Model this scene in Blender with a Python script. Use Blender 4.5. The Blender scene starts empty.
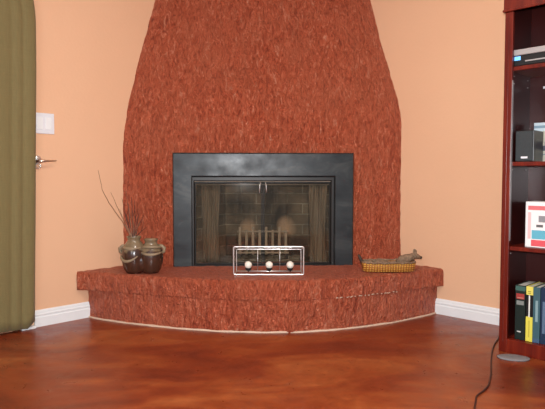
import bpy, bmesh, math, random
from mathutils import Vector, Matrix, noise
R = math.radians
random.seed(7)
S = bpy.context.scene
C = S.collection

# ------------------------------------------------------------ camera, world, lights, exposure
cam = bpy.data.objects.new('camera', bpy.data.cameras.new('camera')); C.objects.link(cam)
cam.location = (0, 0, .84); cam.rotation_euler = (R(90 - 2.76), 0, 0)
cam.data.sensor_width = 36; cam.data.lens = 550 / 545 * 36; cam.data.clip_start = .02
S.camera = cam
W = bpy.data.worlds.new('world'); S.world = W; W.use_nodes = True
W.node_tree.nodes['Background'].inputs[0].default_value = (.86, .93, 1, 1)
W.node_tree.nodes['Background'].inputs[1].default_value = .40
def lamp(name, kind, loc, power, size, col=(1, 1, 1), rot=(0, 0, 0), sy=None):
    l = bpy.data.lights.new(name, kind); l.energy = power; l.color = col
    if kind == 'AREA':
        l.size = size
        if sy: l.shape = 'RECTANGLE'; l.size_y = sy
    else: l.shadow_soft_size = size
    o = bpy.data.objects.new(name, l); C.objects.link(o); o.location = loc; o.rotation_euler = rot
    return o
lamp('camera_flash', 'POINT', (.0, .02, .92), 205, .025, (.97, .98, 1))
lamp('ceiling_fill', 'AREA', (.1, 1.5, 2.52), 26, .5, (1, .93, .84))  # unseen area light added overhead for soft ambient light
lamp('daylight_window', 'AREA', (-1.5, -1.6, 1.5), 26, 1.2, (.75, .88, 1), (R(90), 0, R(-40)), 1.3)
S.view_settings.view_transform = 'Standard'; S.view_settings.look = 'None'
S.view_settings.exposure = .06; S.view_settings.gamma = 1; S.view_settings.use_curve_mapping = False

# ------------------------------------------------------------ helpers
def put(name, bm, mat, parent=None, smooth=False, loc=None, rot=None):
    me = bpy.data.meshes.new(name)
    bmesh.ops.recalc_face_normals(bm, faces=bm.faces)
    bm.to_mesh(me); bm.free()
    for m in (mat if isinstance(mat, (list, tuple)) else [mat]): me.materials.append(m)
    if smooth:
        for p in me.polygons: p.use_smooth = True
    o = bpy.data.objects.new(name, me); C.objects.link(o)
    if parent: o.parent = parent
    if loc is not None: o.location = loc
    if rot is not None: o.rotation_euler = rot
    return o
def tag(o, label=None, cat=None, group=None, kind=None):
    if label: o['label'] = label
    if cat: o['category'] = cat
    if group: o['group'] = group
    if kind: o['kind'] = kind
    return o
def thing(name, label, cat, loc=(0, 0, 0), rz=0, group=None):
    o = bpy.data.objects.new(name, None); C.objects.link(o)
    o.location = loc; o.rotation_euler = (0, 0, rz); o.empty_display_size = .05
    return tag(o, label, cat, group)
def box(bm, x0, x1, y0, y1, z0, z1, bev=0, mi=0, M=None):
    b2 = bmesh.new()
    bmesh.ops.create_cube(b2, size=1)
    for v in b2.verts:
        v.co = Vector(((x0 + x1) / 2 + v.co.x * (x1 - x0), (y0 + y1) / 2 + v.co.y * (y1 - y0), (z0 + z1) / 2 + v.co.z * (z1 - z0)))
    if bev: bmesh.ops.bevel(b2, geom=b2.edges[:], offset=bev, segments=2, affect='EDGES', profile=.5)
    join(bm, b2, mi, M); return bm
def join(bm, b2, mi=0, M=None):
    vm = {}
    for v in b2.verts: vm[v] = bm.verts.new(M @ v.co if M else v.co)
    for f in b2.faces:
        try:
            nf = bm.faces.new([vm[v] for v in f.verts]); nf.material_index = mi; nf.smooth = f.smooth
        except ValueError: pass
    b2.free()
def tube(bm, pts, r, seg=8, mi=0, closed=False, cap=True):
    pts = [Vector(p) for p in pts]; n = len(pts)
    rad = r if isinstance(r, (list, tuple)) else [r] * n
    rings = []; up = None
    for i, p in enumerate(pts):
        a = pts[(i - 1) % n] if (closed or i > 0) else p
        b = pts[(i + 1) % n] if (closed or i < n - 1) else p
        t = (b - a).normalized()
        if up is None: up = t.orthogonal().normalized()
        up = (up - t * up.dot(t)).normalized(); s = t.cross(up)
        rings.append([bm.verts.new(p + (up * math.cos(2 * math.pi * k / seg) + s * math.sin(2 * math.pi * k / seg)) * rad[i]) for k in range(seg)])
    for i in range(n if closed else n - 1):
        A, B = rings[i], rings[(i + 1) % n]
        for k in range(seg):
            f = bm.faces.new((A[k], A[(k + 1) % seg], B[(k + 1) % seg], B[k])); f.smooth = True; f.material_index = mi
    if cap and not closed:
        bm.faces.new(rings[0][::-1]).material_index = mi; bm.faces.new(rings[-1]).material_index = mi
    return bm
def lathe(bm, prof, seg=32, c=(0, 0), mi=0, sx=1, sy=1):
    rings = []
    for r, z in prof:
        rings.append([bm.verts.new((c[0] + r * sx * math.cos(2 * math.pi * k / seg), c[1] + r * sy * math.sin(2 * math.pi * k / seg), z)) for k in range(seg)])
    for A, B in zip(rings, rings[1:]):
        for k in range(seg):
            f = bm.faces.new((A[k], A[(k + 1) % seg], B[(k + 1) % seg], B[k])); f.smooth = True; f.material_index = mi
    bm.faces.new(rings[0][::-1]).material_index = mi; bm.faces.new(rings[-1]).material_index = mi
    return bm
def ball(bm, c, r, s=(1, 1, 1), mi=0, seg=16, rot=None):
    b2 = bmesh.new(); bmesh.ops.create_uvsphere(b2, u_segments=seg, v_segments=max(8, seg // 2), radius=r)
    for f in b2.faces: f.smooth = True
    M = Matrix.Translation(c) @ (rot.to_matrix().to_4x4() if rot else Matrix()) @ Matrix.Diagonal((*s, 1))
    join(bm, b2, mi, M); return bm
def lerp(tab, x):
    if x <= tab[0][0]: return tab[0][1]
    for (a, b), (c, d) in zip(tab, tab[1:]):
        if x <= c: return b + (d - b) * (x - a) / (c - a)
    (a, b), (c, d) = tab[-2:]
    return d + (d - b) * (x - c) / (c - a)
def smooth_lerp(tab, x, w):
    return sum(lerp(tab, x + k * w / 3) for k in range(-3, 4)) / 7

# ------------------------------------------------------------ materials
def nt(name):
    m = bpy.data.materials.new(name); m.use_nodes = True; n = m.node_tree
    return m, n, n.nodes['Principled BSDF']
def mat(name, col, rough=.5, metal=0, spec=.5, noise_s=0, var=.0, bump=0, bump_s=60, coat=0, alpha=1):
    m, n, b = nt(name)
    b.inputs['Roughness'].default_value = rough; b.inputs['Metallic'].default_value = metal
    b.inputs['Specular IOR Level'].default_value = spec; b.inputs['Coat Weight'].default_value = coat
    b.inputs['Alpha'].default_value = alpha
    tc = n.nodes.new('ShaderNodeTexCoord')
    nz = n.nodes.new('ShaderNodeTexNoise'); nz.inputs['Scale'].default_value = noise_s or 8; nz.inputs['Detail'].default_value = 4
    n.links.new(tc.outputs['Object'], nz.inputs['Vector'])
    mx = n.nodes.new('ShaderNodeMix'); mx.data_type = 'RGBA'
    v = var or .06
    mx.inputs[6].default_value = (*[c * (1 - v) for c in col], 1); mx.inputs[7].default_value = (*[min(1, c * (1 + v)) for c in col], 1)
    n.links.new(nz.outputs['Fac'], mx.inputs[0]); n.links.new(mx.outputs[2], b.inputs['Base Color'])
    if bump:
        n2 = n.nodes.new('ShaderNodeTexNoise'); n2.inputs['Scale'].default_value = bump_s; n2.inputs['Detail'].default_value = 3
        n.links.new(tc.outputs['Object'], n2.inputs['Vector'])
        bp = n.nodes.new('ShaderNodeBump'); bp.inputs['Distance'].default_value = bump; bp.inputs['Strength'].default_value = 1
        n.links.new(n2.outputs['Fac'], bp.inputs['Height']); n.links.new(bp.outputs[0], b.inputs['Normal'])
    return m
def ramp(n, src, stops):
    r = n.nodes.new('ShaderNodeValToRGB'); n.links.new(src, r.inputs[0])
    e = r.color_ramp.elements
    while len(e) < len(stops): e.new(.5)
    for el, (p, c) in zip(e, stops): el.position = p; el.color = (*c, 1)
    return r.outputs[0]
def nz_(n, src, scale, detail=4, dist=0, rough=.5):
    t = n.nodes.new('ShaderNodeTexNoise'); t.inputs['Scale'].default_value = scale; t.inputs['Detail'].default_value = detail
    t.inputs['Distortion'].default_value = dist; t.inputs['Roughness'].default_value = rough
    n.links.new(src, t.inputs['Vector']); return t.outputs['Fac']
def mapping(n, src, sc, loc=(0, 0, 0), rot=(0, 0, 0)):
    m = n.nodes.new('ShaderNodeMapping'); m.inputs['Scale'].default_value = sc; m.inputs['Location'].default_value = loc; m.inputs['Rotation'].default_value = rot
    n.links.new(src, m.inputs['Vector']); return m.outputs[0]
def coords(n, which='Object'):
    return n.nodes.new('ShaderNodeTexCoord').outputs[which]
def mixc(n, fac, a, b, mode='MIX'):
    x = n.nodes.new('ShaderNodeMix'); x.data_type = 'RGBA'; x.blend_type = mode
    for s, i in ((fac, 0), (a, 6), (b, 7)):
        if hasattr(s, 'is_output'): n.links.new(s, x.inputs[i])
        elif i == 0: x.inputs[0].default_value = s
        else: x.inputs[i].default_value = (*s, 1)
    return x.outputs[2]
def math_(n, op, a, b=0.):
    x = n.nodes.new('ShaderNodeMath'); x.operation = op
    for s, i in ((a, 0), (b, 1)):
        if hasattr(s, 'is_output'): n.links.new(s, x.inputs[i])
        else: x.inputs[i].default_value = s
    return x.outputs[0]

# trowelled red plaster
plaster, n, b = nt('red_plaster')
oc = coords(n)
st = mapping(n, oc, (1, 1, .36), rot=(0, R(12), 0))
h1 = nz_(n, st, 27, 4, 2.0, .6)
h2 = nz_(n, mapping(n, oc, (1, 1, .6), (3, 1, 2), (0, R(-25), 0)), 75, 3, 2.2, .6)
h3 = nz_(n, oc, 9, 3, .4)
pig = nz_(n, mapping(n, oc, (1, 1, .38), (7, 5, 3), (0, R(8), 0)), 36, 5, 1.8, .65)
big = nz_(n, mapping(n, oc, (1, 1, 1), (2, 9, 4)), 3.2, 4, .6)
base = ramp(n, pig, [(.31, (.29, .036, .015)), (.45, (.57, .105, .043)), (.59, (.70, .170, .080)), (.71, (.86, .38, .25))])
base = mixc(n, ramp(n, big, [(.35, (0, 0, 0)), (.7, (1, 1, 1))]), base, mixc(n, .35, base, (.60, .17, .085)))
n.links.new(base, b.inputs['Base Color'])
hh = math_(n, 'ADD', math_(n, 'MULTIPLY', h1, 1.0), math_(n, 'ADD', math_(n, 'MULTIPLY', h2, .55), math_(n, 'MULTIPLY', h3, .8)))
bp = n.nodes.new('ShaderNodeBump'); bp.inputs['Strength'].default_value = 1; bp.inputs['Distance'].default_value = .050
n.links.new(hh, bp.inputs['Height']); n.links.new(bp.outputs[0], b.inputs['Normal'])
b.inputs['Roughness'].default_value = .42; b.inputs['Specular IOR Level'].default_value = .6

# peach painted wall with faint orange-peel
wallm, n, b = nt('peach_paint')
oc = coords(n)
c = mixc(n, nz_(n, oc, 1.6, 3), (.75, .45, .275), (.79, .49, .305))
n.links.new(c, b.inputs['Base Color'])
bp = n.nodes.new('ShaderNodeBump'); bp.inputs['Distance'].default_value = .0012; bp.inputs['Strength'].default_value = .6
n.links.new(nz_(n, oc, 55, 2), bp.inputs['Height']); n.links.new(bp.outputs[0], b.inputs['Normal'])
b.inputs['Roughness'].default_value = .7; b.inputs['Specular IOR Level'].default_value = .25

# acid stained concrete floor
floorm, n, b = nt('stained_concrete')
oc = coords(n)
a = nz_(n, mapping(n, oc, (.7, 1.6, 1)), 2.1, 6, .9, .6)
c = ramp(n, a, [(.30, (.12, .016, .005)), (.46, (.225, .036, .008)), (.56, (.30, .064, .014)), (.70, (.40, .115, .030))])
f = nz_(n, oc, 14, 5, .8, .65)
c = mixc(n, ramp(n, f, [(.35, (.45, .45, .45)), (.7, (0, 0, 0))]), c, (.12, .017, .006))
sp = nz_(n, mapping(n, oc, (1, 1, 1), (4, 4, 0)), 38, 2, .2)
c = mixc(n, ramp(n, sp, [(.74, (0, 0, 0)), (.80, (.2, .2, .2))]), c, (.5, .28, .16))
n.links.new(c, b.inputs['Base Color'])
n.links.new(ramp(n, f, [(.3, (.26, .26, .26)), (.75, (.45, .45, .45))]), b.inputs['Roughness'])
bp = n.nodes.new('ShaderNodeBump'); bp.inputs['Distance'].default_value = .003; bp.inputs['Strength'].default_value = .5
n.links.new(nz_(n, oc, 9, 4), bp.inputs['Height']); n.links.new(bp.outputs[0], b.inputs['Normal'])
b.inputs['Specular IOR Level'].default_value = .5

# olive woven curtain
curtm, n, b = nt('olive_cloth')
oc = coords(n)
w1 = nz_(n, mapping(n, oc, (60, 60, 4)), 3, 3); w2 = nz_(n, mapping(n, oc, (2, 2, 90)), 4, 2)
c = mixc(n, w1, (.135, .106, .036), (.200, .160, .060)); c = mixc(n, math_(n, 'MULTIPLY', w2, .4), c, (.25, .20, .085))
n.links.new(c, b.inputs['Base Color'])
bp = n.nodes.new('ShaderNodeBump'); bp.inputs['Distance'].default_value = .002
n.links.new(w2, bp.inputs['Height']); n.links.new(bp.outputs[0], b.inputs['Normal'])
b.inputs['Roughness'].default_value = .85; b.inputs['Sheen Weight'].default_value = .1

# blackened steel surround
steel, n, b = nt('blackened_steel')
oc = coords(n)
a = nz_(n, mapping(n, oc, (1, 1, 2.5)), 5, 5, 1, .6)
n.links.new(ramp(n, a, [(.35, (.010, .012, .014)), (.55, (.018, .022, .024)), (.72, (.045, .048, .046))]), b.inputs['Base Color'])
n.links.new(ramp(n, nz_(n, oc, 8, 4), [(.35, (.30,) * 3), (.7, (.48,) * 3)]), b.inputs['Roughness'])
b.inputs['Metallic'].default_value = .1; b.inputs['Specular IOR Level'].default_value = .42

# sooty fire brick
def brickmat(name, tint):
    m, n, b = nt(name)
    uv = coords(n, 'UV')
    br = n.nodes.new('ShaderNodeTexBrick'); n.links.new(uv, br.inputs['Vector'])
    br.inputs['Scale'].default_value = 1; br.inputs['Brick Width'].default_value = .22; br.inputs['Row Height'].default_value = .075
    br.inputs['Mortar Size'].default_value = .005; br.inputs['Mortar Smooth'].default_value = .3
    br.inputs['Color1'].default_value = (.25, .19, .125, 1); br.inputs['Color2'].default_value = (.32, .24, .155, 1); br.inputs['Mortar'].default_value = (.50, .44, .33, 1)
    so = nz_(n, coords(n), 5, 5, .6)
    c = mixc(n, ramp(n, so, [(.35, (.9, .9, .9)), (.65, (.1, .1, .1))]), br.outputs['Color'], (.035, .030, .024))
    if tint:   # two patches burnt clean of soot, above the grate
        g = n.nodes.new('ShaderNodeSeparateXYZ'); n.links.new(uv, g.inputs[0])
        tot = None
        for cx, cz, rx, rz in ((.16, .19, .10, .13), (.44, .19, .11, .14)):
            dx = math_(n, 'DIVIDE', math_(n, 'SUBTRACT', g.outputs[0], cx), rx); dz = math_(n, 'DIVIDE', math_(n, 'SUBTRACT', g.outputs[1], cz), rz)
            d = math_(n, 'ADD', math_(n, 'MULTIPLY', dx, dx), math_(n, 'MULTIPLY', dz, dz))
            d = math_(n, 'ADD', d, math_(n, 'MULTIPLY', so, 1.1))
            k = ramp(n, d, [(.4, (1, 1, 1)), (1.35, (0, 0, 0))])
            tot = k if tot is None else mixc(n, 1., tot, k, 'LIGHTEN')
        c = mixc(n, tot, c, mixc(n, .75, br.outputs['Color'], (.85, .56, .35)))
        lo = math_(n, 'ADD', g.outputs[1], math_(n, 'MULTIPLY', so, .10))     # soot-blackened courses behind the grate
        c = mixc(n, ramp(n, lo, [(.17, (.9, .9, .9)), (.22, (0, 0, 0))]), c, (.03, .025, .02))
    n.links.new(c, b.inputs['Base Color'])
    bp = n.nodes.new('ShaderNodeBump'); bp.inputs['Distance'].default_value = .004; bp.invert = True
    n.links.new(br.outputs['Fac'], bp.inputs['Height']); n.links.new(bp.outputs[0], b.inputs['Normal'])
    b.inputs['Roughness'].default_value = .9
    return m
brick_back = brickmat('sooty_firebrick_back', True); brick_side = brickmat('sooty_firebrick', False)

# cherry-stained wood
wood, n, b = nt('cherry_wood')
oc = coords(n)
g = nz_(n, mapping(n, oc, (9, 9, .7)), 5, 5, .8)
n.links.new(ramp(n, g, [(.3, (.085, .006, .003)), (.55, (.135, .011, .004)), (.75, (.19, .020, .007))]), b.inputs['Base Color'])
b.inputs['Roughness'].default_value = .32; b.inputs['Specular IOR Level'].default_value = .35

wood_in = mat('dark_interior_wood', (.042, .007, .006), .28, var=.4, noise_s=6)  # darker red-brown tone for the back panel and side panels
white = mat('white_gloss_paint', (.80, .83, .84), .35)
caulk = mat('pale_caulk', (.62, .45, .33), .7, bump=.003, bump_s=50)
plastic_w = mat('white_plastic', (.74, .76, .80), .35)
chrome = mat('chrome_wire', (.78, .78, .76), .28, .85, var=.03)
brass = mat('worn_metal', (.62, .50, .42), .3, 1, var=.1)
iron = mat('black_iron', (.028, .026, .024), .55, .3, bump=.001, bump_s=90)
ironl = mat('ash_grey_iron', (.34, .28, .21), .7, .2, bump=.001, bump_s=90, var=.4, noise_s=20)
dark = mat('dark_metal', (.02, .019, .018), .4, .4)
ash = mat('ash', (.22, .19, .15), .95, bump=.01, bump_s=30, var=.4, noise_s=20)
twigm = mat('red_brown_twig', (.06, .018, .011), .6, var=.3, noise_s=40)
twigm2 = mat('grey_brown_twig', (.27, .13, .07), .6, var=.3, noise_s=40)
wax = mat('white_wax', (.86, .80, .70), .45); wick = mat('wick', (.05, .04, .03), .9)
blackp = mat('black_plastic', (.012, .012, .013), .3); silver = mat('silver_plastic', (.45, .43, .43), .35, .5)
grille = mat('speaker_cloth', (.035, .042, .045), .85, bump=.0015, bump_s=300, var=.3, noise_s=90)
paper = mat('page_block', (.62, .60, .54), .8, var=.1, noise_s=200)
cordm = mat('brown_cord', (.045, .010, .006), .45)
greym = mat('grey_felt', (.20, .185, .19), .9, bump=.002, bump_s=60, var=.12, noise_s=40)

# ------------------------------------------------------------ the room (two walls meeting behind the fireplace)
CW = 4.41; K = math.sqrt(.5)
ML = Matrix.Translation((0, CW, 0)) @ Matrix.Rotation(R(225), 4, 'Z')   # local +x runs down the left wall, +y out into the room... see side()
def wall_pt(side, x, off, z):    # point on a wall by its world x, off = distance out of the wall into the room
    if side == 'l': return Vector((x + off * K, x + CW - off * K, z))
    return Vector((x - off * K, -x + CW - off * K, z))
def wall_strip(bm, side, xa, xb, prof):   # extrude an (off, z) outline along a wall
    A = [bm.verts.new(wall_pt(side, xa, o, z)) for o, z in prof]; B = [bm.verts.new(wall_pt(side, xb, o, z)) for o, z in prof]
    k = len(prof)
    for i in range(k): bm.faces.new((A[i], A[(i + 1) % k], B[(i + 1) % k], B[i]))
    bm.faces.new(A); bm.faces.new(B[::-1]); return bm
H = 2.6; XE = 3.4
tag(put('wall_left', wall_strip(bmesh.new(), 'l', -XE, -.0, [(0, -.05), (0, H), (-.1, H), (-.1, -.05)]), wallm), kind='structure')
tag(put('wall_right', wall_strip(bmesh.new(), 'r', 0, XE, [(0, -.05), (0, H), (-.1, H), (-.1, -.05)]), wallm), kind='structure')
def poly(pts, z0, z1):
    bm = bmesh.new(); a = [bm.verts.new((x, y, z0)) for x, y in pts]; b = [bm.verts.new((x, y, z1)) for x, y in pts]
    k = len(pts)
    for i in range(k): bm.faces.new((a[i], a[(i + 1) % k], b[(i + 1) % k], b[i]))
    bm.faces.new(a[::-1]); bm.faces.new(b); return bm
foot = [(0, CW + .12), (-XE - .06, CW - XE + .06), (-XE - .06, -1.2), (XE + .06, -1.2), (XE + .06, CW - XE + .06)]
tag(put('floor', poly(foot, -.1, 0), floorm), kind='structure')
ceil_m = mat('ceiling_white', (.75, .66, .56), .8)
tag(put('ceiling', poly(foot, H, H + .1), ceil_m), kind='structure')
bprof = [(0, 0), (.016, 0), (.016, .052), (.013, .056), (.0125, .062), (.015, .066), (.0145, .072), (.010, .077), (.0095, .083), (.007, .090), (.003, .094), (0, .094)]
tag(put('baseboard_left', wall_strip(bmesh.new(), 'l', -1.345, -1.02, bprof), white), kind='structure')
tag(put('baseboard_right', wall_strip(bmesh.new(), 'r', .96, 3.3, bprof), white), kind='structure')
tag(put('trim_1', wall_strip(bmesh.new(), 'l', -1.40, -1.3455, [(0, 0), (.032, 0), (.032, .009), (.026, .013), (0, .013)]), white), kind='structure')

# ------------------------------------------------------------ fireplace
fp = thing('fireplace', 'red plastered corner fireplace with tapering chimney breast, curved raised hearth and glass-doored firebox', 'fireplace', (0, 3.4, 0))
FI = Matrix.Translation((0, -3.4, 0))
def fput(name, bm, m, smooth=False, parent=None):
    bm.transform(FI) if parent is None else None
    if parent is not None: bm.transform(FI)
    return put(name, bm, m, parent or fp, smooth)
LE = [(.2, -.957), (.29, -.957), (1.08, -.953), (1.22, -.942), (1.36, -.915), (1.625, -.860), (1.813, -.817), (2.0, -.776), (2.6, -.65)]
LE_ = LE; 
RE = [(.2, .848), (.29, .848), (1.15, .846), (1.325, .835), (1.465, .800), (1.66, .748), (1.843, .708), (2.03, .667), (2.6, .56)]
def face_pt(u, z):      # u 0..1 across the breast
    xl = smooth_lerp(LE_, z, .10); xr = smooth_lerp(RE, z, .10)
    a = Vector((xl, xl + CW + .02, z)); b = Vector((xr, CW + .02 - xr, z))
    p = a.lerp(b, u)
    e = abs(2 * u - 1)
    return p + Vector((.045, -1, 0)).normalized() * (.055 * (1 - e ** 9))
def rough(p, a=1):
    q = Vector((p.x * 1.0, p.y * 1.0, p.z * .55))
    return a * (.0042 * noise.noise(q * 38) + .004 * noise.noise(q * 17 + Vector((5, 2, 1))) + .007 * noise.noise(p * 4.5))
# opening in world x / z, cut out of the breast
OX0, OX1, OZ1 = -.50, .385, .838
def u_at(x, z):
    lo, hi = 0., 1.
    for _ in range(30):
        m = (lo + hi) / 2
        if face_pt(m, z).x < x: lo = m
        else: hi = m
    return lo
bm = bmesh.new()
zs = [.24 + (OZ1 - .24) * i / 50 for i in range(51)] + [OZ1 + (2.6 - OZ1) * i / 145 for i in range(1, 146)]
NA, NB, NC = 34, 70, 36
grid = []
for z in zs:
    u0 = u_at(OX0, z); u1 = u_at(OX1, z); row = []
    us = [u0 * i / NA for i in range(NA)] + [u0 + (u1 - u0) * i / NB for i in range(NB)] + [u1 + (1 - u1) * i / NC for i in range(NC + 1)]
    for u in us:
        p = face_pt(u, z); p.y -= rough(p); row.append(bm.verts.new(p))
    grid.append(row)
for j in range(len(zs) - 1):
    for i in range(NA + NB + NC):
        if j < 50 and NA <= i < NA + NB: continue
        bm.faces.new((grid[j][i], grid[j][i + 1], grid[j + 1][i + 1], grid[j + 1][i])).smooth = True
# returns of the opening, running back into the wall
def ret(vs):
    ws = [bm.verts.new(v.co + Vector((0, .09, 0))) for v in vs]
    for a, b_, c, d in zip(vs, vs[1:], ws[1:], ws): bm.faces.new((a, b_, c, d))
ret([grid[j][NA] for j in range(51)]); ret([grid[j][NA + NB] for j in range(51)]); ret([grid[50][i] for i in range(NA, NA + NB + 1)])
fput('chimney_breast', bm, plaster)

# hearth outline
HB = [(-1.30, 3.46), (-1.116, 3.291), (-1.025, 3.228), (-.89, 3.164), (-.753, 3.110), (-.63, 3.063), (-.508, 3.022), (-.28, 2.968), (-.041, 2.946), (.149, 2.955), (.379, 3.008), (.622, 3.114), (.76, 3.195), (.897, 3.287), (1.025, 3.39), (1.2, 3.55)]
def yb(x): return smooth_lerp(HB, x, .06)
def ys(x):
    e = min(1.1, abs(x) / 1.1)
    return smooth_lerp(HB, x * (1 - (.045 if x < 0 else .075) * e ** 9), .06) - .002 - .018 * e ** 10
def hearth(name, yf, x0, x1, z0, z1, rnd, nx=300, back=3.62, flare=0):
    bm = bmesh.new(); rows = []
    for i in range(nx + 1):
        x = x0 + (x1 - x0) * i / nx
        f = yf(x); w = CW + .015 - abs(x); bk_ = min(back, w); f = min(f, bk_ - .002)
        dy = (yf(x + .01) - yf(x - .01)) / .02; nn = Vector((dy, -1, 0)).normalized()
        pr = []
        k = 26
        for j in range(k):                                  # top, back to front
            t = j / k; pr.append((Vector((x, bk_ + (f + rnd - bk_) * t if bk_ > f + rnd else f + (bk_ - f) * (1 - t), z1)), Vector((0, 0, 1))))
        for j in range(6):                                  # rounded nose
            a = math.pi / 2 * j / 5
            yy = f + min(rnd, bk_ - f) * (1 - math.sin(a)); pr.append((Vector((x, yy, z1 - rnd * (1 - math.cos(a)))), (nn * math.sin(a) + Vector((0, 0, math.cos(a)))).normalized()))
        m = max(4, int((z1 - z0) / .012))
        for j in range(1, m + 1):
            t = j / m; pr.append((Vector((x, f, z1 - rnd + (z0 - z1 + rnd) * t)), nn))
        pr.append((Vector((x, bk_, z0)), Vector((0, 0, 0)))); row = []
        for p, nv in pr: row.append(bm.verts.new(p + nv * rough(p, 1.25 if nv.z < .9 else .8)))
        rows.append(row)
    for A, B in zip(rows, rows[1:]):
        for j in range(len(A) - 1): bm.faces.new((A[j], A[j + 1], B[j + 1], B[j])).smooth = True
        bm.faces.new((A[-1], A[0], B[0], B[-1]))
    bm.faces.new(rows[0]); bm.faces.new(rows[-1][::-1])
    return fput(name, bm, plaster)
hearth('hearth_base', yb, -1.118, 1.022, .0, .19, .01)
hearth('hearth_slab', ys, -1.160, 1.068, .176, .285, .022)
bm = bmesh.new()
pts = [(-1.118 + 2.14 * i / 120) for i in range(121)]
tube(bm, [(x, yb(x) - .003, .003 + .002 * noise.noise(Vector((x * 9, 0, 0)))) for x in pts], [.0065 + .003 * noise.noise(Vector((x * 14, 3, 0))) for x in pts], 8)
fput('caulk_line', bm, caulk, True)

random.seed(3)
for i in range(15):
    x = .36 + .026 * i + random.uniform(-.008, .008); l = random.uniform(.004, .012)
    bm = bmesh.new(); p = [(x + l * t, ys(x + l * t) - .0045, .181 + random.uniform(-.003, .003)) for t in (-1, -.3, .4, 1)]
    tube(bm, p, [.001, .003, .0025, .001], 6); fput('plaster_chip', bm, caulk, True)
# surround, in its own frame turned with the face
ang = math.atan2(.045, 1) + 0
def local(bm, org): bm.transform(Matrix.Translation(org) @ Matrix.Rotation(ang + .006, 4, 'Z'))
FO = Vector((-.06, 3.462, 0))
def frame(bm, x0, x1, z0, z1, wl, wt, y0, y1, bev=.006, bottom=0):
    # mitred three- or four-sided frame with a chamfered inner lip
    O = [(x0, z0), (x0, z1), (x1, z1), (x1, z0)]
    def ring(i, y): return [(x0 + i * wl, z0 + (i * bottom if bottom else 0)), (x0 + i * wl, z1 - i * wt), (x1 - i * wl, z1 - i * wt), (x1 - i * wl, z0 + (i * bottom if bottom else 0))], y
    prof = [(0, y1), (0, y0 + bev), (bev / wl, y0), (1 - bev / wl, y0), (1, y0 + bev), (1, y1)]
    rs = []
    for i, y in prof:
        p, yy = ring(i, y); rs.append([bm.verts.new((a, yy, c)) for a, c in p])
    for A, B in zip(rs, rs[1:]):
        for k in range(4 if bottom else 3):
            bm.faces.new((A[k], A[(k + 1) % 4], B[(k + 1) % 4], B[k]))
    A, B = rs[0], rs[-1]
    for k in range(4 if bottom else 3): bm.faces.new((B[k], B[(k + 1) % 4], A[(k + 1) % 4], A[k]))
    if not bottom:
        bm.faces.new([r[0] for r in rs]); bm.faces.new([r[3] for r in rs][::-1])
bm = bmesh.new(); frame(bm, -.561, .571, .287, .997, .120, .150, -.022, .02)
local(bm, FO); fput('surround', bm, steel)
bm = bmesh.new(); frame(bm, -.452, .452, .284, .850, .022, .030, -.010, .05, .004, .008)
local(bm, FO); df = fput('door_frame', bm, dark)
bm = bmesh.new(); box(bm, -.43, .43, .0, .03, .816, .826); local(bm, FO); fput('damper_rail', bm, ironl, parent=df)
glass, n, b = nt('smoked_glass')
tr = n.nodes.new('ShaderNodeBsdfTransparent'); tr.inputs[0].default_value = (.90, .87, .82, 1)
gl = n.nodes.new('ShaderNodeBsdfGlossy'); gl.inputs['Roughness'].default_value = .06; gl.inputs[0].default_value = (.8, .8, .8, 1)
du = n.nodes.new('ShaderNodeBsdfDiffuse'); du.inputs[0].default_value = (.40, .34, .26, 1)
fr = n.nodes.new('ShaderNodeFresnel'); fr.inputs[0].default_value = 1.33
m1 = n.nodes.new('ShaderNodeMixShader'); n.links.new(fr.outputs[0], m1.inputs[0]); n.links.new(tr.outputs[0], m1.inputs[1]); n.links.new(gl.outputs[0], m1.inputs[2])
m2 = n.nodes.new('ShaderNodeMixShader')
str_ = nz_(n, mapping(n, coords(n), (22, 1, 1.2)), 3, 4, .5)
n.links.new(math_(n, 'MULTIPLY', ramp(n, str_, [(.45, (.01,) * 3), (.75, (.22,) * 3)]), .25), m2.inputs[0])
n.links.new(m1.outputs[0], m2.inputs[1]); n.links.new(du.outputs[0], m2.inputs[2])
n.links.new(m2.outputs[0], n.nodes['Material Output'].inputs[0])
for sx in (-1, 1):
    bm = bmesh.new(); xa, xb = sorted((sx * .003, sx * .428))
    frame(bm, xa, xb, .294, .814, .006, .008, .004, .016, .002, .008)
    local(bm, FO); d = fput('glass_door', bm, dark)
    bm = bmesh.new(); box(bm, xa + .008, xb - .008, .009, .012, .31, .806); local(bm, FO)
    fput('pane', bm, glass, parent=d)
    bm = bmesh.new(); x = sx * .020
    tube(bm, [(x - .004 * sx, .004, .812), (x - .004 * sx, -.012, .808), (x, -.014, .79), (x + .002 * sx, -.014, .755), (x + .001 * sx, .004, .747)], .0035, 8)
    local(bm, FO); fput('handle', bm, chrome, parent=d)
# mesh fire curtains drawn to both sides, behind the glass
meshm, n, b = nt('fire_screen_mesh')
b.inputs['Base Color'].default_value = (.36, .29, .21, 1); b.inputs['Roughness'].default_value = .6; b.inputs['Metallic'].default_value = .0
b.inputs['Alpha'].default_value = .88
def screen(x0, x1, folds):
    bm = bmesh.new(); n_ = 60; cols = []
    for i in range(n_ + 1):
        t = i / n_; x = x0 + (x1 - x0) * t; y = .045 + .008 * math.sin(t * folds * 2 * math.pi)
        cols.append([bm.verts.new((x + .006 * math.sin(k * .5 + t * 9), y * (1 + .1 * math.sin(k)), .30 + .495 * k / 10)) for k in range(11)])
    for A, B in zip(cols, cols[1:]):
        for k in range(10): bm.faces.new((A[k], B[k], B[k + 1], A[k + 1])).smooth = True
    bmesh.ops.solidify(bm, geom=bm.faces[:], thickness=.001)
    local(bm, FO); o = fput('mesh_screen', bm, meshm)
screen(-.385, -.275, 5); screen(.30, .408, 4)
# curtain rod of the mesh
bm = bmesh.new(); tube(bm, [(-.43, .045, .798), (.43, .045, .798)], .004); local(bm, FO); fput('screen_rod', bm, ironl)
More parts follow.
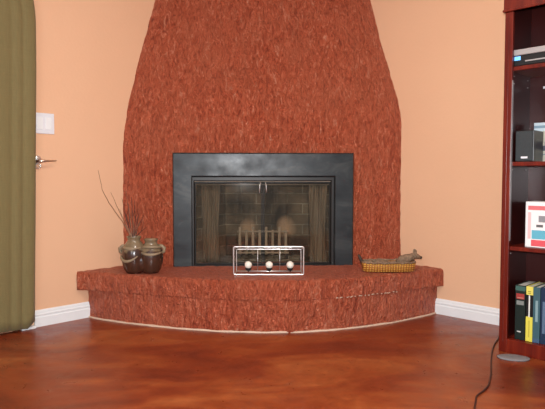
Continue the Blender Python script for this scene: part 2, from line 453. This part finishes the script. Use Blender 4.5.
# firebox
def quad(bm, ps, uvs, mi=0):
    uvl = bm.loops.layers.uv.verify(); f = bm.faces.new([bm.verts.new(p) for p in ps]); f.material_index = mi
    for l, u in zip(f.loops, uvs): l[uvl].uv = u
bm = bmesh.new()
fx0, fx1, bx0, bx1, y0, y1, z0, z1 = -.505, .39, -.335, .255, 3.50, 3.93, .284, .90
quad(bm, [(bx0, y1, z0), (bx1, y1, z0), (bx1, y1, z1), (bx0, y1, z1)], [(0, 0), (.59, 0), (.59, .62), (0, .62)])
quad(bm, [(fx0, y0, z0), (bx0, y1, z0), (bx0, y1, z1), (fx0, y0, z1)], [(0, 0), (.47, 0), (.47, .62), (0, .62)], 1)
quad(bm, [(bx1, y1, z0), (fx1, y0, z0), (fx1, y0, z1), (bx1, y1, z1)], [(.03, 0), (.5, 0), (.5, .62), (.03, .62)], 1)
quad(bm, [(fx0, y0, z0), (fx1, y0, z0), (bx1, y1, z0), (bx0, y1, z0)], [(0, 0), (.9, 0), (.75, .47), (.15, .47)], 1)
quad(bm, [(fx0, y0, z1), (bx0, y1, z1), (bx1, y1, z1), (fx1, y0, z1)], [(0, 0), (.15, .47), (.75, .47), (.9, 0)], 1)
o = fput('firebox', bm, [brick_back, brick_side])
# keep UV-mapped coordinates as metres
bm = bmesh.new()
for i in range(60):
    a = random.uniform(-.25, .2); r = random.uniform(.01, .03)
    ball(bm, (a, random.uniform(3.66, 3.88), .286), r, (1.6, 1.2, random.uniform(.25, .6)), seg=8)
fput('ash_bed', bm, ash)['kind'] = 'stuff'

# log grate standing in the firebox
gr = thing('log_grate', 'sooty iron log grate with upright bars standing inside the firebox', 'grate', (-.065, 3.74, .286))
bm = bmesh.new(); box(bm, -.175, .175, -.052, -.04, .188, .20, .002); box(bm, -.175, .175, -.052, -.04, .045, .057, .002); box(bm, -.175, .175, .10, .112, .045, .057, .002)
put('rail', bm, ironl, gr)
for i in range(8):
    x = -.155 + .31 * i / 7
    bm = bmesh.new(); box(bm, x - .009, x + .009, -.050, -.036, .04, .225 if i % 2 == 0 else .205, .003); box(bm, x - .007, x + .007, -.05, .14, .038, .05, .002)
    put('upright_bar', bm, ironl, gr)
for x in (-.16, .16):
    for y in (-.046, .106):
        bm = bmesh.new(); box(bm, x - .01, x + .01, y - .008, y + .008, .0, .045, .002); put('leg', bm, iron, gr)

# ------------------------------------------------------------ candle rack and candles
cr = thing('candle_rack', 'chrome wire candle rack with three cups standing before the glass doors', 'candle holder', (-.022, 3.11, .2865))
def rect(x0, x1, y, z0, z1, r, rc=.008):
    pts = []
    for cx, cz, a0 in ((x1 - rc, z1 - rc, 0), (x0 + rc, z1 - rc, 90), (x0 + rc, z0 + rc, 180), (x1 - rc, z0 + rc, 270)):
        for k in range(5): a = R(a0 + 22.5 * k); pts.append((cx + rc * math.cos(a), y, cz + rc * math.sin(a)))
    return tube(bmesh.new(), pts, r, 8, closed=True)
put('front_frame', rect(-.199, .199, 0, .004, .163, .0042), chrome, cr)
put('rear_frame', rect(-.190, .190, .11, .004, .135, .003), chrome, cr)
for x in (-.065, .065): put('divider', tube(bmesh.new(), [(x, .11, .004), (x, .11, .135)], .0022, 6), chrome, cr)
for x in (-.19, .19):
    put('side_rod', tube(bmesh.new(), [(x, 0, .006), (x, .11, .006)], .003, 6), chrome, cr)
    put('side_rod', tube(bmesh.new(), [(x * 1.04, 0, .160), (x, .11, .133)], .003, 6), chrome, cr)
put('cup_rail', tube(bmesh.new(), [(-.19, .055, .014), (.19, .055, .014)], .004, 8), chrome, cr)
for x in (-.118, .003, .124):
    bm = bmesh.new(); lathe(bm, [(.004, .010), (.005, .016), (.013, .020), (.017, .028), (.018, .034), (.015, .034), (.012, .028), (.002, .026)], 20, (x, .055)); put('cup', bm, dark, cr, True)
    bm = bmesh.new(); tube(bm, [(x + .006 * math.cos(a), 0, .153 + .006 * math.sin(a)) for a in [2 * math.pi * k / 12 for k in range(12)]], .002, 6, closed=True); put('loop', bm, chrome, cr)
for x, wd in ((-.118, 'left cup of the wire rack'), (.003, 'middle cup of the wire rack'), (.124, 'right cup of the wire rack')):
    c_ = thing('candle', 'white round ball candle in the ' + wd, 'candle', (-.022 + x, 3.165, .2865 + .032), group='ball candles in the wire rack')
    put('wax_ball', ball(bmesh.new(), (0, 0, .0185), .0215, (1, 1, 1.02)), wax, c_, True)
    put('wick', tube(bmesh.new(), [(0, 0, .038), (.001, 0, .046)], .0012, 6), wick, c_)

# ------------------------------------------------------------ double vase and twigs
va = thing('double_vase', 'dark brown glazed double-necked pottery vase with tan drips holding twigs', 'vase', (-.762, 3.205, .2862), R(3))
pot, n, b = nt('drip_glaze')
oc = coords(n); sx_ = n.nodes.new('ShaderNodeSeparateXYZ'); n.links.new(oc, sx_.inputs[0])
hz = math_(n, 'ADD', sx_.outputs[2], math_(n, 'MULTIPLY', nz_(n, mapping(n, oc, (1, 1, .4)), 18, 3, .4), .11))
tan = mixc(n, nz_(n, oc, 40, 4), (.13, .085, .045), (.27, .20, .12)); brn = mixc(n, nz_(n, oc, 25, 4, 1), (.022, .010, .006), (.085, .035, .02))
n.links.new(mixc(n, ramp(n, hz, [(.188, (0, 0, 0)), (.200, (1, 1, 1))]), brn, tan), b.inputs['Base Color'])
b.inputs['Roughness'].default_value = .22; b.inputs['Coat Weight'].default_value = .3
potl = mat('tan_clay', (.26, .19, .115), .5, var=.25, noise_s=40)
def jar(cx, h, r):
    bm = bmesh.new()
    P = [(.52, 0), (.62, .0), (.80, .10), (.96, .28), (1.0, .46), (.97, .60), (.84, .74), (.62, .83), (.50, .88), (.50, .92), (.57, .97), (.60, 1.0), (.55, 1.0), (.46, .95), (.44, .88), (.5, .80), (.75, .6), (.7, .2), (.1, .06)]
    return lathe(bm, [(a * r, z * h) for a, z in P], 36, (cx, 0))
put('jar', jar(-.048, .215, .072), pot, va, True)
put('jar', jar(.050, .198, .070), pot, va, True)
put('body_join', ball(bmesh.new(), (.002, 0, .068), .068, (1.52, .84, .98), seg=24), pot, va, True)
for s in (-1, 1):
    bm = bmesh.new(); tube(bm, [(s * .096, -.006, .160), (s * .114, -.008, .158), (s * .128, -.008, .144), (s * .126, -.006, .126), (s * .110, -.004, .112)], [.008, .010, .011, .010, .008], 10)
    put('lug_handle', bm, potl, va, True)
for cx, r, h, a0, a1, z0, sag in ((-.052, .0725, .2, 195, 300, .105, .030), (.056, .0705, .19, 215, 330, .125, .012), (-.052, .060, .2, 190, 345, .158, .012), (.056, .059, .19, 200, 350, .150, -.006)):
    pts = []
    for k in range(13):
        t = k / 12; a = R(a0 + (a1 - a0) * t); z = z0 - sag * math.sin(math.pi * t)
        pts.append((cx + r * math.cos(a), r * math.sin(a), z))
    put('applied_band', tube(bmesh.new(), pts, [.003 + .006 * math.sin(math.pi * k / 12) for k in range(13)], 8), potl, va, True)
VO = Vector((-.814, 3.203, 0))
def px2(px, py, Y): return Vector(((px - 272.5) / 550 * Y, Y, .84 - (py - 178) / 550 * Y))
def twig(label, pts, r0, m, sub=()):
    base = Vector((VO.x + random.uniform(-.018, .018), VO.y + random.uniform(-.014, .014), .315))
    P = [base] + [Vector(p) for p in pts]
    Q = []
    for a, b_ in zip(P, P[1:]):
        for k in range(4): Q.append(a.lerp(b_, k / 4) + Vector((random.uniform(-1, 1), random.uniform(-1, 1), random.uniform(-1, 1))) * .0015)
    Q.append(P[-1]); N = len(Q) - 1
    bm = bmesh.new(); tube(bm, [q - base for q in Q], [r0 * (1 - .65 * k / N) for k in range(N + 1)], 6)
    for a, b_, r in sub: tube(bm, [Vector(a) - base, Vector(a).lerp(Vector(b_), .5) - base + Vector((.003, 0, .002)), Vector(b_) - base], [r, r * .8, r * .4], 6)
    o = put('twig', bm, m, None, True, base)
    return tag(o, label, 'twig', 'dried twigs in the double vase')
g1 = Vector((-.845, 3.195, .50))
twig('longest dried twig, kinked, leaning far left out of the vase onto the peach wall', [(-.826, 3.198, .50), (-.875, 3.19, .59), (-.948, 3.18, .70), (-.985, 3.18, .775), (-1.003, 3.17, .885)], .0036, twigm2)
twig('second longest dried twig, straight, leaning left from the vase', [(-.822, 3.2, .50), (-.872, 3.19, .61), (-.905, 3.19, .68), (-.935, 3.18, .757)], .0030, twigm2)
for i in range(12):
    tx = -.893 + .150 * i / 11; tz = [.66, .72, .64, .77, .69, .73, .62, .71, .66, .58, .62, .55][i]
    bx = -.832 + .036 * i / 11
    mid = (bx + (tx - bx) * .45 + random.uniform(-.006, .006), 3.2, .50 + (tz - .5) * .5)
    twig('thin red-brown dried twig standing in the upright bunch in the left neck of the vase', [(bx, 3.2, .50), mid, (tx, 3.2 + random.uniform(-.03, .03), tz)], .0030, twigm if i % 3 else twigm2,
         [((mid), (mid[0] + random.choice((-1, 1)) * .016, 3.2, mid[2] + .06), .0014)])

# ------------------------------------------------------------ animal-shaped basket
bk = thing('animal_basket', 'long yellow woven basket shaped like an animal, at the right end of the hearth', 'basket', (.690, 3.26, .2865), R(2))
straw, n, b = nt('woven_straw')
oc = coords(n)
wv = n.nodes.new('ShaderNodeTexWave'); wv.inputs['Scale'].default_value = 20; wv.inputs['Distortion'].default_value = 1.5; wv.bands_direction = 'X'; n.links.new(oc, wv.inputs['Vector'])
wz = n.nodes.new('ShaderNodeTexWave'); wz.inputs['Scale'].default_value = 24; wz.inputs['Distortion'].default_value = 1; wz.bands_direction = 'Z'; n.links.new(oc, wz.inputs['Vector'])
k = math_(n, 'MULTIPLY', wv.outputs['Fac'], wz.outputs['Fac'])
n.links.new(ramp(n, k, [(.0, (.30, .09, .012)), (.3, (.56, .25, .03)), (.8, (.76, .44, .08))]), b.inputs['Base Color'])
bp = n.nodes.new('ShaderNodeBump'); bp.inputs['Distance'].default_value = .004; n.links.new(k, bp.inputs['Height']); n.links.new(bp.outputs[0], b.inputs['Normal'])
b.inputs['Roughness'].default_value = .6
fur = mat('grey_brown_straw', (.22, .14, .085), .8, bump=.005, bump_s=90, var=.95, noise_s=70)
darkfur = mat('dark_straw', (.05, .028, .018), .7)
bm = bmesh.new()
def ov(a, b_, z, n_=48, p=3.2):
    o_ = []
    for k in range(n_):
        t = 2 * math.pi * k / n_; c_, s_ = math.cos(t), math.sin(t)
        o_.append(Vector((a * math.copysign(abs(c_) ** (2 / p), c_), b_ * math.copysign(abs(s_) ** (2 / p), s_), z)))
    return o_
rs = [[bm.verts.new(p) for p in ov(a, b_, z)] for a, b_, z in ((.148, .054, 0), (.152, .060, .004), (.158, .067, .03), (.162, .070, .058), (.153, .065, .056), (.144, .060, .03), (.134, .052, .010))]
for A, B in zip(rs, rs[1:]):
    for k in range(48): bm.faces.new((A[k], A[(k + 1) % 48], B[(k + 1) % 48], B[k])).smooth = True
bm.faces.new(rs[0][::-1]); bm.faces.new(rs[-1])
put('woven_body', bm, straw, bk)
bm = bmesh.new(); P = ov(.157, .069, .057); N = len(P)
tube(bm, [p + Vector((0, 0, .003 * math.sin(i * 2.1))) for i, p in enumerate(P)], .0055, 8, closed=True); put('rim', bm, fur, bk)
bm = bmesh.new()
for i in range(26):
    x = random.uniform(-.13, .06); y = random.uniform(-.04, .045); a = random.uniform(-.4, .4); l = random.uniform(.02, .045)
    tube(bm, [(x - l * math.cos(a), y - l * math.sin(a) * .4, .045 + random.uniform(-.004, .01)), (x + l * math.cos(a), y + l * math.sin(a) * .4, .047 + random.uniform(-.004, .010))], random.uniform(.004, .009), 6)
o = put('dried_filling', bm, fur, bk); o['kind'] = 'stuff'
bm = bmesh.new()
tube(bm, [(.055, 0, .050), (.085, 0, .066), (.115, 0, .074), (.140, 0, .082), (.155, 0, .086)], [.018, .028, .027, .022, .018], 14)
tube(bm, [(.138, 0, .088), (.158, 0, .091), (.178, -.002, .085), (.192, -.003, .079)], [.017, .020, .014, .009], 14)
hd = put('head', bm, fur, bk, True)
for s in (-1, 1):
    bm = bmesh.new(); ball(bm, (.160, s * .012, .114), .011, (.75, .4, 1.4), seg=12); put('ear', bm, fur, hd, True)
put('nose', ball(bmesh.new(), (.194, -.003, .079), .010, (1, 1, .9), seg=12), darkfur, hd, True)
put('tail', tube(bmesh.new(), [(-.150, 0, .045), (-.163, 0, .066), (-.172, 0, .086), (-.180, .002, .098)], [.012, .010, .009, .005], 10), darkfur, bk, True)

# ------------------------------------------------------------ curtain and its rod
cu = thing('curtain', 'olive green cloth curtain hanging to the floor at the left', 'curtain', (-1.290, 3.036, 0))
bm = bmesh.new(); cols = []
prof = [(-.012, .045), (-.004, .012), (.010, -.006), (.028, -.012), (.045, -.008), (.055, .006), (.062, .010), (.070, -.002), (.085, -.014), (.100, -.012), (.112, .004), (.120, .012), (.135, -.004), (.165, -.016), (.20, -.018), (.24, -.004), (.27, .015), (.30, -.006), (.34, -.018), (.38, -.002), (.41, .014), (.45, -.006), (.50, -.018), (.55, .0), (.58, .012), (.63, -.012), (.70, -.006), (.74, .012)]
prof = [(lambda t: (lerp([(i, p[0]) for i, p in enumerate(prof)], t), smooth_lerp([(i, p[1]) for i, p in enumerate(prof)], t, .6)))(i / 5) for i in range((len(prof) - 1) * 5 + 1)]
NZ = 40
for t, d in prof:
    col = []
    for k in range(NZ + 1):
        z = .012 + (.05 * max(t, 0) + .032 * max(0, 1 - max(t, 0) / .035)) * (1 - k / NZ) + (2.24 - .012) * k / NZ
        g = 1 - .10 * max(0, (z - 1.6) / .65)      # gathered towards the rod
        dd = d * (.40 - .12 * k / NZ) + .004 * noise.noise(Vector((t * 6, z * 1.6, 3)))
        tt = t + .020 * max(0, (z - 1.45)) ** 1.2 + .10 * max(0, z - 1.73) + .042 * max(0, 1 - z / 1.7)
        col.append(bm.verts.new((-K * tt - K * dd, -K * tt + K * dd, z)))
    cols.append(col)
for A, B in zip(cols, cols[1:]):
    for k in range(NZ): bm.faces.new((A[k], B[k], B[k + 1], A[k + 1])).smooth = True
bmesh.ops.recalc_face_normals(bm, faces=bm.faces)
bmesh.ops.solidify(bm, geom=bm.faces[:], thickness=.0025)
put('cloth_panel', bm, curtm, cu)
for t, d in [(.03 + .10 * i, 0) for i in range(8)]:
    c0 = Vector((-K * t, -K * t, 2.25)); w = Vector((K, -K, 0))
    bm = tube(bmesh.new(), [c0 + w * .018 * math.cos(a) + Vector((0, 0, .018 * math.sin(a))) for a in [2 * math.pi * k / 14 for k in range(14)]], .002, 6, closed=True)
    put('curtain_ring', bm, brass, cu)
ro = thing('curtain_rod', 'metal curtain rod fixed to the left wall above the curtain', 'curtain rod', (-1.30, 3.03, 2.255))
put('rod', tube(bmesh.new(), [(.05 * K, .05 * K, 0), (-.85 * K, -.85 * K, 0)], .010, 12), brass, ro)
for t in (-.03, .80):
    put('bracket', tube(bmesh.new(), [(-K * t, -K * t, 0), (-K * t - K * .058, -K * t + K * .058, 0)], .007, 8), brass, ro)

# ------------------------------------------------------------ light switch and wall lever
def wall_m(side, x, z, off=0):
    p = wall_pt(side, x, off, z); return p
sw = thing('light_switch', 'white double rocker light switch plate on the peach wall near curtain', 'light switch', wall_m('l', -1.290, 1.147), R(45))
# local: x along wall, -y out of the wall
put('plate', box(bmesh.new(), -.058, .058, -.006, -.0002, -.058, .058, .0025), plastic_w, sw)
for x in (-.024, .024):
    bm = bmesh.new(); box(bm, x - .017, x + .017, -.0085, -.005, -.034, .034, .0015); put('rocker', bm, white, sw)
hk = thing('wall_lever', 'small shiny metal lever on round plates at curtain edge below the light switch', 'lever handle', wall_m('l', -1.328, .934), R(45))
bm = bmesh.new(); b2 = bmesh.new(); lathe(b2, [(.023, 0), (.023, .004), (.019, .009), (.006, .011)], 24); join(bm, b2, 0, Matrix.Translation((.012, -.0003, .010)) @ Matrix.Rotation(R(90), 4, 'X')); put('rosette', bm, chrome, hk, True)
put('lever', tube(bmesh.new(), [(.005, -.006, .0), (.010, -.036, .0), (.020, -.043, .0), (.050, -.043, .001), (.105, -.040, .003)], [.009, .009, .009, .006, .0025], 12), brass, hk, True)
bm = bmesh.new(); tube(bm, [(.014 + .014 * math.cos(a), -.008, -.026 + .013 * math.sin(a)) for a in [2 * math.pi * k / 20 for k in range(20)]], .004, 8, closed=True); put('lower_ring', bm, chrome, hk, True)

# ------------------------------------------------------------ bookcase
BP = Vector((1.103, 2.637, 0)); BR = R(-45)
bc = thing('bookcase', 'tall glossy cherry-red wooden bookcase standing at the right wall', 'bookcase', BP, BR)
Wd, Dp, Ht = .80, .27, 1.86
def bput(name, bm, m=wood, parent=None, smooth=False): return put(name, bm, m, parent or bc, smooth)
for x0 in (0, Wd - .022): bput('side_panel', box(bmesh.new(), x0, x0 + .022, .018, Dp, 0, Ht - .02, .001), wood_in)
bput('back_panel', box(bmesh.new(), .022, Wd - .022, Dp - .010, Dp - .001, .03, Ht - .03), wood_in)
for x0 in (-.004, Wd - .034):
    bm = bmesh.new(); box(bm, x0, x0 + .038, 0, .018, 0, 1.62, .002); box(bm, x0 + .016, x0 + .021, -.002, .001, .05, 1.60, .0015)
    bput('stile', bm)
bput('base_rail', box(bmesh.new(), .034, Wd - .034, 0, .018, 0, .066, .002))
bm = bmesh.new(); box(bm, -.010, Wd + .010, -.006, .020, 1.62, Ht - .02, .003); box(bm, -.014, Wd + .014, -.010, .02, 1.62, 1.632, .003); box(bm, -.03, Wd + .03, -.03, Dp, Ht - .02, Ht, .004)
bput('cornice', bm)
for z in (.0665, .494, .897, 1.345): bput('shelf', box(bmesh.new(), .022, Wd - .022, .014 if z > .1 else .018, Dp - .010, z - (.0 if z > .1 else .02), z + (.019 if z > .1 else 0), .002))
for z in (1.325, 1.29, .88, .475):
    for y in (.05, .22): bput('shelf_pin', tube(bmesh.new(), [(.021, y, z), (.027, y, z)], .0025, 8), silver)
bput('edge_highlight', box(bmesh.new(), .0345, .0365, .001, .016, .54, 1.30), silver)  # silver strip standing in for the highlight along the stile's inner edge
bput('small_label', box(bmesh.new(), .085, .115, Dp - .0115, Dp - .0098, 1.283, 1.295), plastic_w)

def on_case(name, label, cat, x, y, z, group=None, rz=0):
    M = Matrix.Translation(BP) @ Matrix.Rotation(BR, 4, 'Z'); return thing(name, label, cat, M @ Vector((x, y, z)), BR + rz, group)
# disc player
dv = on_case('disc_player', 'black and silver disc player with a blue light on the bookcase top shelf', 'disc player', .028, .022, 1.3648)
put('casing', box(bmesh.new(), 0, .43, .004, .21, .003, .050, .002), blackp, dv)
put('top_cover', box(bmesh.new(), 0, .43, -.002, .215, .0505, .078, .003), silver, dv)
put('trim_strip', box(bmesh.new(), .055, .40, .001, .0035, .018, .024), silver, dv)
for x in (.03, .40):
    for y in (.03, .18): put('foot', box(bmesh.new(), x - .01, x + .01, y - .01, y + .01, 0, .003), blackp, dv)
led, n, b = nt('blue_display'); b.inputs['Base Color'].default_value = (.05, .2, .6, 1); b.inputs['Emission Color'].default_value = (.22, .58, 1, 1); b.inputs['Emission Strength'].default_value = 1.2
put('blue_light', box(bmesh.new(), .006, .034, .0005, .0035, .028, .046, .001), led, dv)
# speaker
spk = on_case('speaker', 'small dark grey speaker with white badge on the bookcase middle shelf', 'speaker', .038, .040, .9165)
put('cabinet', box(bmesh.new(), 0, .084, .008, .13, 0, .148, .003), blackp, spk)
put('grille', box(bmesh.new(), .003, .081, -.001, .0078, .004, .144, .003), grille, spk)
put('badge', box(bmesh.new(), .030, .060, -.0028, -.0012, .016, .025), plastic_w, spk)
# printed boxes
def printed(name, stops_fn):
    m, n, b = nt(name); oc = coords(n); s = n.nodes.new('ShaderNodeSeparateXYZ'); n.links.new(oc, s.inputs[0])
    c = stops_fn(n, s.outputs[0], s.outputs[2], oc); n.links.new(c, b.inputs['Base Color']); b.inputs['Roughness'].default_value = .5; b.inputs['Specular IOR Level'].default_value = .3; return m
def inr(n, v, a, b_): return math_(n, 'MULTIPLY', math_(n, 'GREATER_THAN', v, a), math_(n, 'LESS_THAN', v, b_))
def patch(n, c, x, z, r, col):
    return mixc(n, math_(n, 'MULTIPLY', inr(n, x, r[0], r[1]), inr(n, z, r[2], r[3])), c, col)
def f1(n, x, z, oc):
    c = mixc(n, nz_(n, oc, 14, 3), (.42, .42, .36), (.50, .48, .40))
    c = patch(n, c, x, z, (-1, 1, .150, .20), (.50, .60, .66)); c = patch(n, c, x, z, (-1, 1, .165, .178), (.20, .30, .38))
    c = patch(n, c, x, z, (.052, .10, .063, .100), (.11, .10, .12)); c = patch(n, c, x, z, (.040, .060, .055, .080), (.09, .09, .12)); c = patch(n, c, x, z, (.03, .12, .035, .040), (.2, .25, .3))
    return c
pb = on_case('picture_box', 'pale beige and blue printed box standing behind the small speaker', 'box', .075, .175, .9165)
put('carton', box(bmesh.new(), 0, .17, 0, .05, 0, .192, .002), printed('beige_blue_print', f1), pb)
def f2(n, x, z, oc):
    c = mixc(n, 0., (.80, .80, .80), (.8, .8, .8))
    c = patch(n, c, x, z, (.012, 1, .176, .196), (.66, .16, .17)); c = patch(n, c, x, z, (.03, 1, .040, .082), (.12, .42, .55))
    c = patch(n, c, x, z, (.028, 1, .006, .036), (.70, .10, .12)); c = patch(n, c, x, z, (.012, .026, .04, .165), (.74, .50, .50))
    c = patch(n, c, x, z, (.050, .08, .096, .108), (.12, .12, .12)); c = patch(n, c, x, z, (.06, .09, .120, .150), (.25, .25, .27)); return c
wb = on_case('printed_carton', 'white cardboard box with red bands and blue panel on the bookcase shelf', 'box', .092, .045, .5136)
put('carton', box(bmesh.new(), 0, .16, 0, .11, 0, .215, .003), printed('white_red_print', f2), wb)
# books
def book(label, x, w, h, col, bands, y=.028, d=.17, rough_=.4):
    o = on_case('book', label, 'book', x, y, .0672, 'books on the bottom shelf of the bookcase')
    def fb(n, xx, z, oc):
        c = mixc(n, nz_(n, oc, 20, 3), tuple(q * .9 for q in col), col)
        for r, cc in bands: c = patch(n, c, xx, z, r, cc)
        return c
    m = printed('book_cloth', fb)
    bm = bmesh.new(); box(bm, 0, .003, .002, d, 0, h); box(bm, w - .003, w, .002, d, 0, h); box(bm, 0, w, 0, .004, 0, h, .001)
    put('cover', bm, m, o)
    put('pages', box(bmesh.new(), .0032, w - .0032, .0042, d - .004, .003, h - .004), paper, o)
    return o
book('dark green thick book with red band and grey lettering, leftmost on the bottom shelf', .060, .046, .262, (.008, .018, .015),
     [((-1, 1, .236, .258), (.05, .12, .10)), ((.004, .042, .196, .222), (.32, .04, .035)), ((.006, .040, .168, .188), (.20, .22, .21)), ((.008, .038, .200, .204), (.5, .2, .15)), ((.010, .028, .036, .042), (.55, .55, .52))])
book('black and yellow book with white stripe down the spine', .110, .031, .262, (.008, .008, .009),
     [((-1, 1, .222, .265), (.70, .62, .12)), ((-1, 1, .0, .118), (.68, .62, .08)), ((.012, .018, .116, .220), (.72, .72, .68)), ((.008, .022, .236, .240), (.2, .18, .03)), ((.008, .022, .228, .231), (.2, .18, .03)), ((.013, .018, .02, .10), (.45, .38, .05))])
book('teal blue book right of the black and yellow book', .142, .031, .262, (.045, .11, .135), [((.011, .022, .10, .20), (.22, .34, .36)), ((-1, 1, 0, .02), (.05, .10, .18))])
book('dark navy book at the right edge of the bottom shelf row', .1765, .030, .266, (.012, .03, .07), [((.008, .02, .05, .2), (.10, .16, .25))])

# ------------------------------------------------------------ cord and grey pad
pts = [(1.22, 3.00), (1.19, 2.86), (1.125, 2.745), (1.078, 2.655), (1.035, 2.56), (.985, 2.44), (.947, 2.345), (.905, 2.25), (.868, 2.178), (.825, 2.12), (.785, 2.075), (.760, 2.02), (.730, 1.95), (.69, 1.84), (.66, 1.72)]
Q = []
P = [Vector((x, y, .0042)) for x, y in pts]
for i in range(1, len(P) - 2):
    for k in range(5):
        t = k / 5; a, b_, c_, d_ = P[i - 1], P[i], P[i + 1], P[i + 2]
        Q.append(.5 * ((2 * b_) + (c_ - a) * t + (2 * a - 5 * b_ + 4 * c_ - d_) * t * t + (3 * b_ - a - 3 * c_ + d_) * t ** 3))
tag(put('power_cord', tube(bmesh.new(), Q, .0036, 8), cordm, None, True), 'dark brown power cord snaking over the floor from the bookcase', 'cord')
bm = bmesh.new(); lathe(bm, [(.40, 0), (.96, .0), (1.0, .003), (.98, .007), (.85, .009), (.3, .0095)], 40, sx=.072, sy=.045)
for v in bm.verts: v.co.x *= 1 + .06 * noise.noise(v.co * 30); v.co.y *= 1 + .1 * noise.noise(v.co * 25 + Vector((3, 3, 3)))
tag(put('floor_pad', bm, greym, None, True, (1.122, 2.525, 0), (0, 0, R(-14))), 'flat grey oval pad on the floor before the bookcase corner', 'pad')
